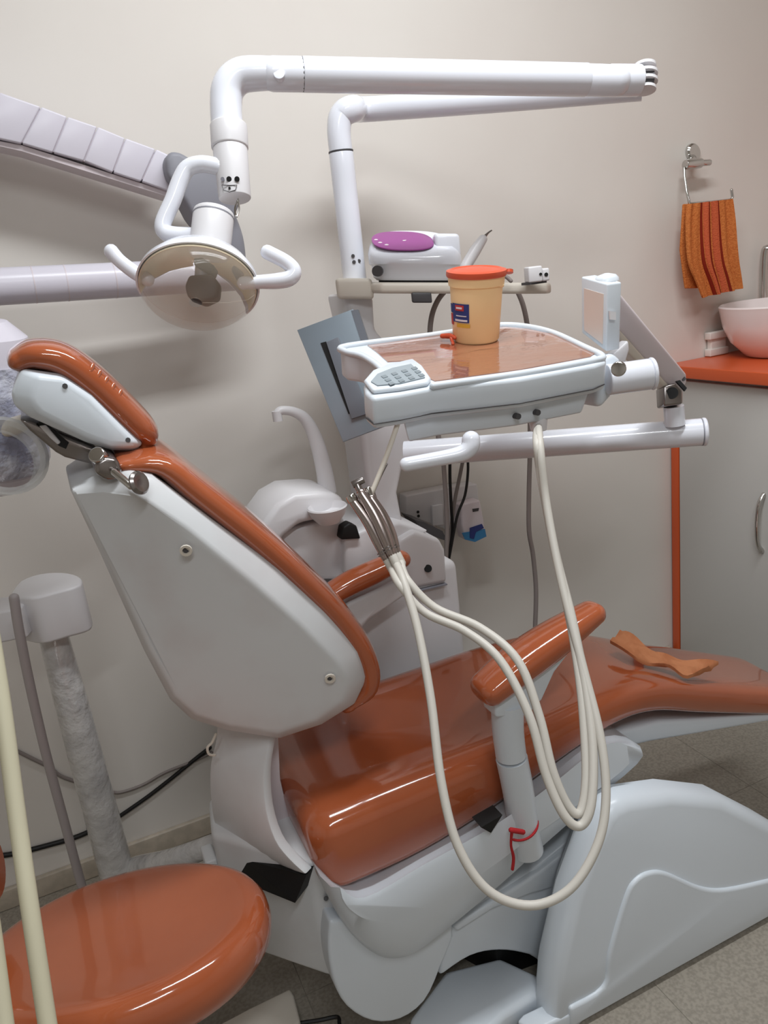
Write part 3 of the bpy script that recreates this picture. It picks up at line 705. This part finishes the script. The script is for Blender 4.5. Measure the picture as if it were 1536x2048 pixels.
sweep('tip', [at(968, 475, D=1.55), at(976, 466, D=1.55), at(983, 461, D=1.55)], [.004, .002, .0015], 'chrome_dark', hpz, n=8)
sweep('cord', [at(a, b, D=1.55) for a, b in [(955, 535), (985, 540), (1010, 552), (1022, 562)]], .004, 'cable_grey', hpz, n=8)
sb = thing('connector_box', 'small white connector box at the right end of the shelf', 'box', SHz(.475, .0, 0))
u9 = .4
q0 = at(1058, 566, D=1.53)
for nm, w0, w1, h in (('body', 0, .028, .030), ('plug', .028, .042, .024)):
    P0 = q0+dx*w0; prism(nm, [P0, q0+dx*w1, q0+dx*w1+dy*.04, P0+dy*.04], (0, 0, h), 'unit_white', sb, bevel=.003)
box('base_plate', q0+V((.002, .0, -.004)), q0+V((.042, .03, .001)), 'dark_grey', sb)
rod('hole', q0+dx*.035-dy*.001+V((0, 0, .012)), q0+dx*.035+dy*.002+V((0, 0, .012)), .004, 'black', sb, n=8)
rod('hole', q0+dx*.024-dy*.001+V((0, 0, .014)), q0+dx*.024+dy*.002+V((0, 0, .014)), .003, 'black', sb, n=8)

# sharps bucket
b0 = TP(952, 680, .0015); b1v = (tn*.9+V((0, 0, 1))*.1).normalized()
bk = thing('sharps_bucket', 'translucent orange bucket with red lid and blue label on the tray', 'bucket', b0)
Hb = .105; r0, r1 = .0385, .0465
bdir = b1v
lathe('bucket_body', [(.002, 0), (r0-.003, 0), (r0, .004), (r1-.0035, Hb*.84), (r1-.0035, Hb*.86), (r1-.001, Hb*.87), (r1, Hb), (.002, Hb)], b0, bdir, 'bucket', bk, n=44)
lid = lathe('bucket_lid', [(.002, Hb), (r1+.002, Hb), (r1+.003, Hb+.003), (r1+.0025, Hb+.009), (r1-.004, Hb+.011), (r1-.008, Hb+.009), (.02, Hb+.012), (.002, Hb+.013)], b0, bdir, 'lid_red', bk, n=44)
lt_ = b0+bdir*(Hb+.004)+RT*(r1+.004)
lathe('lid_tab', [(.0035, 0), (.0075, 0), (.0075, .005), (.0035, .005)], lt_+RT*.002, UP, 'lid_red', lid, n=14)
sweep('bucket_grip', [b0+bdir*(Hb*.80)+RT*.028-FW*.031, b0+bdir*(Hb*.785)+RT*.034-FW*.026, b0+bdir*(Hb*.80)+RT*.040-FW*.019], .003, 'bucket', bk, n=8)
xr = (RT-bdir*RT.dot(bdir)).normalized(); yr = bdir.cross(xr)
def patch(name, a0, a1, h0, h1, m, off, par):
    vs = []; fs = []
    M = 8
    for i in range(M+1):
        a = math.radians(a0+(a1-a0)*i/M)
        for o_ in (off, off+.0006):
            for h in (h0, h1):
                r = r0+(r1-.0035-r0)*(h/(Hb*.84))+o_
                vs.append(b0+bdir*h+xr*(r*math.cos(a))+yr*(r*math.sin(a)))
    for i in range(M):
        k = i*4
        fs += [(k+2, k+3, k+7, k+6), (k, k+4, k+5, k+1), (k, k+2, k+6, k+4), (k+1, k+5, k+7, k+3)]
    fs += [(0, 1, 3, 2), (M*4, M*4+2, M*4+3, M*4+1)]
    return make(name, vs, fs, m, par)
lb = patch('label', 200, 248, .036, .066, 'label_blue', .0004, bk)
patch('label_print', 212, 236, .055, .064, 'label_red', .0011, lb)
patch('label_print', 216, 232, .058, .061, 'label_white', .0018, lb)
patch('label_print', 210, 244, .038, .041, 'label_white', .0011, lb)
patch('label_print', 214, 242, .046, .0475, 'label_white', .0011, lb)
patch('label_band', 214, 250, .028, .034, 'label_yellow', .0004, bk)
patch('label_side', 184, 199, .030, .048, 'label_red', .0004, bk)
patch('label_side', 186, 199, .050, .064, 'label_blue', .0004, bk)
cl = thing('red_clip', 'small red plastic clip on the tray beside the bucket', 'clip', TP(892, 690, .0015))
sweep('jaw', [TP(884, 672, .010), TP(900, 672, .011), TP(910, 676, .010)], [.004, .0045, .003], 'lid_red', cl, n=8)
sweep('stem', [TP(902, 676, .009), TP(905, 684, .004), TP(906, 688, .003)], .0028, 'lid_red', cl, n=8)

# ------------------------------------------------------------------ x-ray machine on the wall
xr_ = thing('xray_arm', 'white segmented wall x-ray arm with grey elbow and wrapped tube head', 'x-ray machine', at(0, 570, Y=1.72))
tx = [(-60, 162), (-2, 184), (82, 213), (135, 233), (195, 253), (251, 276), (312, 298), (350, 315)]
bx_ = [(-110, 240), (-45, 268), (43, 287), (106, 305), (168, 322), (226, 345), (283, 363), (345, 384)]
for i in range(len(tx)-1):
    sideprism('arm_segment', [(tx[i][0]+.8, tx[i][1]), (tx[i+1][0]-.8, tx[i+1][1]), (bx_[i+1][0]-.8, bx_[i+1][1]), (bx_[i][0]+.8, bx_[i][1])], 1.68, 1.76, 'xray_white', xr_, bevel=.003)
sideprism('arm_core', [(-60, 168), (340, 320), (330, 372), (-100, 240)], 1.684, 1.755, 'arm_mauve', xr_)
sideprism('arm_underside', [(-110, 262), (43, 290), (345, 386), (345, 396), (43, 302), (-110, 268)], 1.69, 1.76, 'arm_mauve', xr_)
box('wall_mount', (-.20, 1.70, 1.74), (-.04, 1.82, 1.92), 'xray_white', xr_, bevel=.01)
sideprism('elbow_joint', [(330, 318), (340, 302), (360, 303), (385, 318), (425, 325), (470, 375), (482, 402), (468, 440), (440, 470), (400, 450), (385, 430), (372, 405), (352, 375), (335, 350)], 1.64, 1.74, 'joint_grey', xr_, bevel=.01)
sweep('elbow_drop', [at(432, 420, Y=1.69), at(455, 480, Y=1.69), at(462, 545, Y=1.69)], .033, 'joint_grey', xr_, n=16)
la0, la1 = at(-90, 578, Y=1.66), at(470, 548, Y=1.69)
rod('lower_arm', la0, la1, .034, 'xray_white', xr_, n=28)
for f in (.25, .36, .53): rod('arm_band', la0.lerp(la1, f), la0.lerp(la1, f+.004), .0345, 'arm_mauve', xr_, n=28)
hx = at(-40, 800, Y=1.42)
sweep('head_drop', [la0, la0+V((-.05, -.02, -.03)), hx+V((-.04, .06, .16)), hx+V((-.01, 0, .1))], .03, 'xray_white', xr_, n=16)
lathe('tube_head', [(.004, -.15), (.06, -.148), (.085, -.12), (.09, -.06), (.092, .05), (.082, .10), (.055, .125), (.004, .13)], hx, (.12, -.1, 1), 'xray_white', xr_, n=32)
lathe('plastic_wrap', [(.090, -.115), (.096, -.10), (.099, -.03), (.097, .03), (.092, .06), (.090, .06), (.090, -.115)], hx, (.12, -.1, 1), 'wrap_blue', xr_, n=40, cap=False)
lathe('aiming_cone', [(.048, 0), (.052, 0), (.056, .03), (.060, .034), (.054, .036), (.048, .03)], at(0, 925, Y=1.27), (.35, -.75, .35), 'cone_plastic', xr_, n=32, cap=False)
lathe('head_knob', [(.004, 0), (.012, 0), (.014, .02), (.012, .04), (.004, .042)], at(10, 860, Y=1.34), (.8, -.5, .25), 'ivory', xr_, n=16)

# ------------------------------------------------------------------ assistant stand at left
st = thing('suction_stand', 'white suction holder head on a plastic wrapped column beside the stool', 'stand', (-.13, 1.6, 0))
def hplan(pts, z0, z1, nm, m, **k): return prism(nm, [V((a, b, z0)) for a, b in pts], (0, 0, z1-z0), m, st, **k)
zt = .845
tp = [at(a, b, Z=zt) for a, b in [(18, 1190), (40, 1162), (80, 1147), (125, 1144), (155, 1150), (164, 1160), (155, 1172), (110, 1184), (60, 1196)]]
tp = catmull(tp+[tp[0]], 3)[:-1]
prism('holder_head', tp, (0, 0, -.098), 'unit_white', st, bevel=.006)
tq = [at(a, b, Z=zt-.012) for a, b in [(-60, 1210), (-20, 1196), (40, 1190), (52, 1202), (40, 1216), (-40, 1232)]]
prism('holder_clip', tq, (0, 0, -.062), 'unit_white', st, bevel=.005)
YH = sum(p.y for p in tp)/len(tp)
cb = at(112, 1290, Y=YH)
sweep('column', [V((cb.x, YH, zt-.09)), V((cb.x, YH, .55)), V((cb.x, YH, .25)), V((cb.x, YH, .03))], [.027, .033, .036, .038], 'wrap', st, n=18, per=8, roundcap=False)
lathe('foot', [(.002, 0), (.12, 0), (.12, .02), (.06, .035), (.002, .04)], V((cb.x, YH, 0)), (0, 0, 1), 'wrap', st, n=28)
sweep('link_pipe', [V((cb.x+.02, YH, .14)), at(275, 1738, Y=YH-.02), at(340, 1722, Y=1.49), at(425, 1690, Y=1.42)], [.026, .028, .025, .022], 'wrap', st, n=14)
sc_ = sweep('suction_tube', [at(a, b, Y=1.43) for a, b in [(28, 1195), (38, 1260), (60, 1370), (90, 1500), (125, 1630), (158, 1752), (175, 1810)]], .0085, 'tube_grey', st, n=10)
# pale suction hoses in front of the stool
for lab, pts in (('thick pale yellow suction hose hanging in front of the stool', [(-60, 1050, .95), (-30, 1200, .92), (3, 1400, .90), (35, 1640, .88), (62, 1830, .86), (100, 2080, .84), (128, 2250, .82)]),
                 ('pale yellow suction hose end at the lower left corner', [(-60, 1500, .86), (-40, 1700, .84), (-14, 1880, .83), (2, 2000, .82), (16, 2110, .81), (30, 2250, .80)])):
    P = [at(x, y, D=D) for x, y, D in pts]
    z_end = P[-1]
    P += [V((z_end.x+.03, z_end.y, .25)), V((z_end.x+.02, z_end.y+.02, .06)), V((z_end.x-.06, z_end.y+.05, .012)), V((z_end.x-.25, z_end.y+.05, .012))]
    tag(sweep('suction_hose', P, .0098, 'hose_yellow', None, n=14), lab, 'hose', 'pale suction hoses')

# ------------------------------------------------------------------ stool
sc0 = at(246, 1896, Z=.46)
so = thing('dental_stool', 'round orange vinyl stool in the lower left foreground', 'stool', (sc0.x, sc0.y, 0))
tl = V((.02, .20, 1)).normalized()
rS = .218
lathe('stool_cushion', [(.002, -.045), (rS*.80, -.045), (rS*.93, -.040), (rS*.985, -.024), (rS, -.004), (rS*.985, .014), (rS*.95, .025), (rS*.90, .030), (rS*.84, .031), (rS*.78, .029), (rS*.5, .026), (.002, .025)], sc0, tl, 'vinyl', so, n=64, sy=.82, xdir=(.9, -.36, 0))
lathe('seat_plate', [(.002, -.07), (.10, -.07), (.11, -.045), (.002, -.045)], sc0, tl, 'dark_grey', so, n=28)
rod('gas_column', V((sc0.x, sc0.y, .09)), sc0-V((0, 0, .06)), .025, 'chrome', so)
for k in range(5):
    a = math.radians(72*k+20); d = V((math.cos(a), math.sin(a), 0)); c = V((sc0.x, sc0.y, .085))
    sweep('leg', [c, c+d*.1+V((0, 0, -.005)), c+d*.2+V((0, 0, -.03))], [.02, .018, .014], 'chrome', so, n=10)
    g = c+d*.205; g.z = .026
    tn2 = V((-d.y, d.x, 0)); rod('caster', g-tn2*.012, g+tn2*.012, .025, 'black', so, n=16, bevel=.004)
bp_ = at(-45, 1740, Y=1.15)
lathe('stool_back', [(.004, -.022), (.05, -.02), (.062, -.008), (.062, .008), (.05, .02), (.004, .022)], bp_, (1, -.2, .1), 'vinyl', so, n=28)
sweep('back_bar', [bp_+V((-.02, 0, 0)), bp_+V((-.05, 0, -.06)), sc0+V((-.16, .05, -.07)), sc0+V((-.05, .02, -.06))], .009, 'chrome', so, n=10)

# foot control on the floor
fc_ = thing('foot_control', 'pale foot control plate on the floor under the chair', 'foot pedal', at(540, 2060, Z=0))
ftp = [at(a, b, Z=.04) for a, b in [(425, 2055), (500, 2015), (580, 1976), (588, 1990), (600, 2040), (560, 2090), (440, 2100)]]
prism('pedal_body', [V((p.x, p.y, 0)) for p in ftp], (0, 0, .04), 'ivory', fc_, bevel=.005)

# ------------------------------------------------------------------ right side: cabinet, counter, basin, towel
XC = 1.715
cab = thing('wash_cabinet', 'grey door wash cabinet with orange edge against the wall', 'cabinet', (2.0, 1.3, 0))
YB = .62
box('carcass', (XC+.02, YB, .06), (X1-.002, YW-.004, .955), 'cabinet_door', cab)
box('plinth', (XC+.05, YB, 0), (X1-.002, YW-.004, .06), 'dark_grey', cab)
box('edge_panel', (XC-.004, YW-.036, .0), (XC+.03, YW-.006, .955), 'counter', cab, bevel=.002)
box('door_gap', (XC+.010, YW-.041, .03), (XC+.03, YW-.036, .95), 'black', cab)
for ya, yb in ((1.415, YW-.040), (YB, 1.409)):
    d = box('door', (XC-.004, ya, .03), (XC+.02, yb, .945), 'cabinet_door', cab, bevel=.003)
    hy = ya+.075
    if ya > 1: hy = 1.468
    sweep('handle', [V((XC-.004, hy, .655)), V((XC-.022, hy, .63)), V((XC-.028, hy, .572)), V((XC-.022, hy, .515)), V((XC-.004, hy, .49))], [.007, .006, .006, .006, .007], 'chrome', d, n=10)
tag(box('counter_top', (XC-.03, YB-.02, .958), (X1-.002, YW-.002, .992), 'counter', bevel=.003), 'orange counter slab carrying the white basin', 'counter')
bc = V((1.965, 1.635, .993))
wb = thing('wash_basin', 'white ceramic bowl basin standing on the orange counter', 'basin', bc)
lathe('bowl', [(.002, 0), (.092, 0), (.102, .004), (.142, .045), (.163, .09), (.172, .135), (.175, .146), (.171, .150), (.164, .140), (.132, .05), (.09, .02), (.002, .015)], bc, (0, 0, 1), 'ceramic', wb, n=48)
fx = bc+V((-.10, .20, 0))
tp_ = thing('basin_tap', 'chrome basin tap behind the white basin', 'tap', fx)
ft = at(1529, 498, Y=YW-.028)
sweep('spout', [V((ft.x, ft.y, .993)), V((ft.x, ft.y, 1.12)), V((ft.x, ft.y, ft.z-.02)), V((ft.x+.01, ft.y-.01, ft.z+.0)), V((ft.x+.05, ft.y-.05, ft.z-.01))], .011, 'chrome', tp_, n=12)
lathe('tap_base', [(.024, 0), (.024, .01), (.014, .02)], V((ft.x, ft.y, .993)), (0, 0, 1), 'chrome', tp_, n=20)
# small steps behind the basin
hb2 = thing('soap_dish', 'small pale soap dish on the counter beside the basin', 'soap dish', at(1445, 685, Y=YW-.04))
for k, zz in enumerate((0, .05)):
    q = at(1422, 690, Y=YW-.03); q.y = YW-.028
    box('ledge', (q.x, q.y, .993+zz), (q.x+.075, YW-.004, 1.003+zz+.012), 'wall_paint', hb2, bevel=.003)
box('support', (q.x+.01, YW-.022, .993), (q.x+.07, YW-.004, 1.06), 'wall_paint', hb2, bevel=.003)

# towel ring
rg = thing('towel_ring', 'chrome wall bracket with square towel ring', 'towel ring', at(1385, 310, Y=YW))
lathe('wall_plate', [(.002, 0), (.022, 0), (.022, .008), (.018, .012), (.002, .012)], at(1384, 306, Y=YW-.001), (0, -1, 0), 'chrome', rg, n=24, sy=1.2)
q1 = at(1384, 326, Y=YW-.04)
sweep('stem', [at(1384, 318, Y=YW-.012), q1], .012, 'chrome', rg, curve=False, n=12)
rod('cross_bar', at(1370, 330, Y=YW-.045), at(1402, 326, Y=YW-.045), .013, 'chrome', rg, bevel=.002)
rod('end_knob', at(1402, 326, Y=YW-.045), at(1420, 325, Y=YW-.045), .0085, 'chrome', rg, bevel=.002)
YT = YW-.075
rl = [(1368, 336, YW-.045), (1369, 352, YW-.05), (1374, 385, YW-.065), (1379, 408, YT), (1425, 404, YT), (1462, 400, YT), (1465, 394, YT), (1463, 380, YT)]
sweep('ring', [at(a, b, Y=y) for a, b, y in rl], .0042, 'chrome', rg, n=10, curve=False)
# towel: two layers over the bar, stripes as own bands
tw = thing('hand_towel', 'orange striped hand towel hanging from the chrome ring', 'towel', at(1425, 590, Y=YT))
rowsL = [(1376, 408), (1372, 440), (1372, 490), (1376, 530), (1390, 565), (1402, 596)]
rowsR = [(1463, 398), (1468, 440), (1471, 480), (1475, 520), (1480, 550), (1484, 577)]
Lc = catmull([at(a, b, Y=YT-.010) for a, b in rowsL], 4); Rc = catmull([at(a, b, Y=YT-.010) for a, b in rowsR], 4)
def tpt(i, t, off=0):
    p = Lc[i].lerp(Rc[i], t); f = i/(len(Lc)-1)
    return p+V((0, -(.007*math.sin(t*19+.6)*(.35+f)+.004*math.sin(t*33+f*2))-off, 0))
def band(name, ta, tb, m, off, par, thick=.006):
    vs = []; fs = []; M = max(2, int((tb-ta)*36)); n = len(Lc)
    for s in (0, 1):
        for i in range(n):
            for k in range(M+1): vs.append(tpt(i, ta+(tb-ta)*k/M, off)+V((0, thick*s, 0)))
    W = M+1
    for i in range(n-1):
        for k in range(M):
            q = [i*W+k, i*W+k+1, (i+1)*W+k+1, (i+1)*W+k]; fs.append(q); fs.append([n*W+j for j in q[::-1]])
    for i in range(n-1):
        for k in (0, M): fs.append((i*W+k, (i+1)*W+k, n*W+(i+1)*W+k, n*W+i*W+k))
    for i in (0, n-1):
        for k in range(M): fs.append((i*W+k, i*W+k+1, n*W+i*W+k+1, n*W+i*W+k))
    return make(name, vs, fs, m, par, ang=70)
front = band('front_layer', 0, 1, 'towel', 0, tw)
for ta, tb, m in ((.30, .335, 'towel_dark'), (.345, .46, 'towel_stripe'), (.47, .49, 'towel_dark'), (.51, .53, 'towel_dark'), (.55, .66, 'towel_stripe'), (.67, .70, 'towel_dark')):
    band('stripe', ta, tb, m, .0012, front, .002)
sideprism('back_layer', [(1368, 408), (1462, 402), (1470, 470), (1440, 575), (1372, 577), (1362, 500)], YT+.012, YT+.020, 'towel', tw, bevel=.003)

# ------------------------------------------------------------------ socket box and cables on the wall
sk = thing('socket_box', 'white wall socket box with switch behind the cables', 'socket', at(880, 1010, Y=YW))
b_ = sideprism('box', [(812, 992), (900, 975), (955, 968), (962, 1040), (900, 1062), (812, 1030)], YW-.045, YW-.001, 'unit_white', sk, bevel=.004)
sideprism('cover', [(865, 1012), (886, 1008), (888, 1050), (866, 1052)], YW-.055, YW-.045, 'unit_white', sk, bevel=.002)
for a, b in ((836, 1024), (837, 1032)): rod('pin_hole', at(a, b, Y=YW-.047), at(a, b, Y=YW-.044), .004, 'black', sk, n=8)
pg = thing('plug_adapter', 'white plug adapter with a blue picture sticker on the wall', 'adapter', at(948, 1060, Y=YW-.03))
sideprism('body', [(922, 1010), (960, 1000), (968, 1040), (972, 1072), (950, 1085), (930, 1080), (924, 1050)], YW-.085, YW-.045, 'label_white', pg, bevel=.005)
sideprism('mount', [(925, 1010), (955, 1004), (960, 1050), (930, 1055)], YW-.046, YW-.001, 'unit_white', pg)
sideprism('sticker', [(924, 1066), (970, 1058), (973, 1073), (950, 1084), (930, 1079)], YW-.0865, YW-.085, 'sky_blue', pg)
sideprism('sticker_mark', [(940, 1056), (964, 1048), (968, 1056), (952, 1064), (948, 1078), (940, 1076)], YW-.088, YW-.0862, 'label_blue', pg)
sideprism('sticker_print', [(945, 1018), (958, 1016), (957, 1022), (946, 1024)], YW-.0862, YW-.085, 'dark_grey', pg)
def cable(lab, pts, r, m, Y, name='cable'):
    P = [at(a, b, Y=(q[0] if q else Y)) for a, b, *q in pts]
    return tag(sweep(name, P, r, m, None, n=8), lab, 'cable', 'cables behind the dental unit')
cable('straight black cable hanging below the main tube', [(900, 900), (900, 960), (903, 1020), (905, 1060), (898, 1110), (890, 1150), (885, 1220), (880, 1290), (876, 1340)], .0042, 'cable_black', 1.70)
cable('bowed black cable dropping past the plug adapter', [(934, 900), (936, 940), (930, 990), (915, 1030), (903, 1090), (893, 1150), (890, 1200), (898, 1240), (897, 1300), (894, 1345)], .0036, 'cable_black', 1.685)
cable('grey cable dropping past the column to the floor', [(884, 880), (888, 940), (892, 1000), (894, 1060), (892, 1130), (896, 1190), (908, 1240), (915, 1300), (918, 1345)], .006, 'cable_grey', 1.66)
cable('brown grey cable slanting behind the straight black one', [(930, 900), (920, 950), (908, 1010), (900, 1080), (894, 1140), (905, 1220), (912, 1260)], .005, 'cable_grey', 1.715)
cable('long grey cable falling from the tube behind the hoses', [(1060, 905), (1058, 980), (1058, 1060), (1066, 1110), (1072, 1180), (1070, 1260), (1068, 1330)], .006, 'cable_grey', 1.60)
cable('grey loop cable under the left half of the shelf', [(892, 580), (876, 600), (864, 630), (860, 670), (866, 720), (872, 800), (878, 890)], .006, 'cable_grey', 1.545)
cable('short grey cable under the right end of the shelf', [(1036, 585), (1046, 610), (1054, 648), (1058, 700), (1060, 780), (1060, 905)], .006, 'cable_grey', 1.56)
def wcable(lab, pts, r, m):
    return tag(sweep('wall_cable', [at(a, b, Y=YW-r) for a, b in pts], r, m, None, n=8), lab, 'cable', 'cables along the lower wall')
wcable('black cable slanting up the wall beside the chair', [(228, 1640), (262, 1617), (300, 1590), (345, 1555), (388, 1520), (420, 1495)], .0052, 'cable_black')
wcable('grey cable slanting along the wall above the black one', [(218, 1582), (240, 1585), (285, 1570), (330, 1545), (388, 1522), (424, 1505)], .0038, 'cable_grey')
wcable('black cable running low along the wall at left', [(-420, 1780), (-200, 1745), (-30, 1716), (30, 1707), (98, 1690), (158, 1672), (228, 1640)], .0062, 'cable_black')
wcable('grey cable on the wall behind the suction tube', [(20, 1495), (60, 1515), (100, 1535), (130, 1556), (218, 1582)], .0045, 'cable_grey')
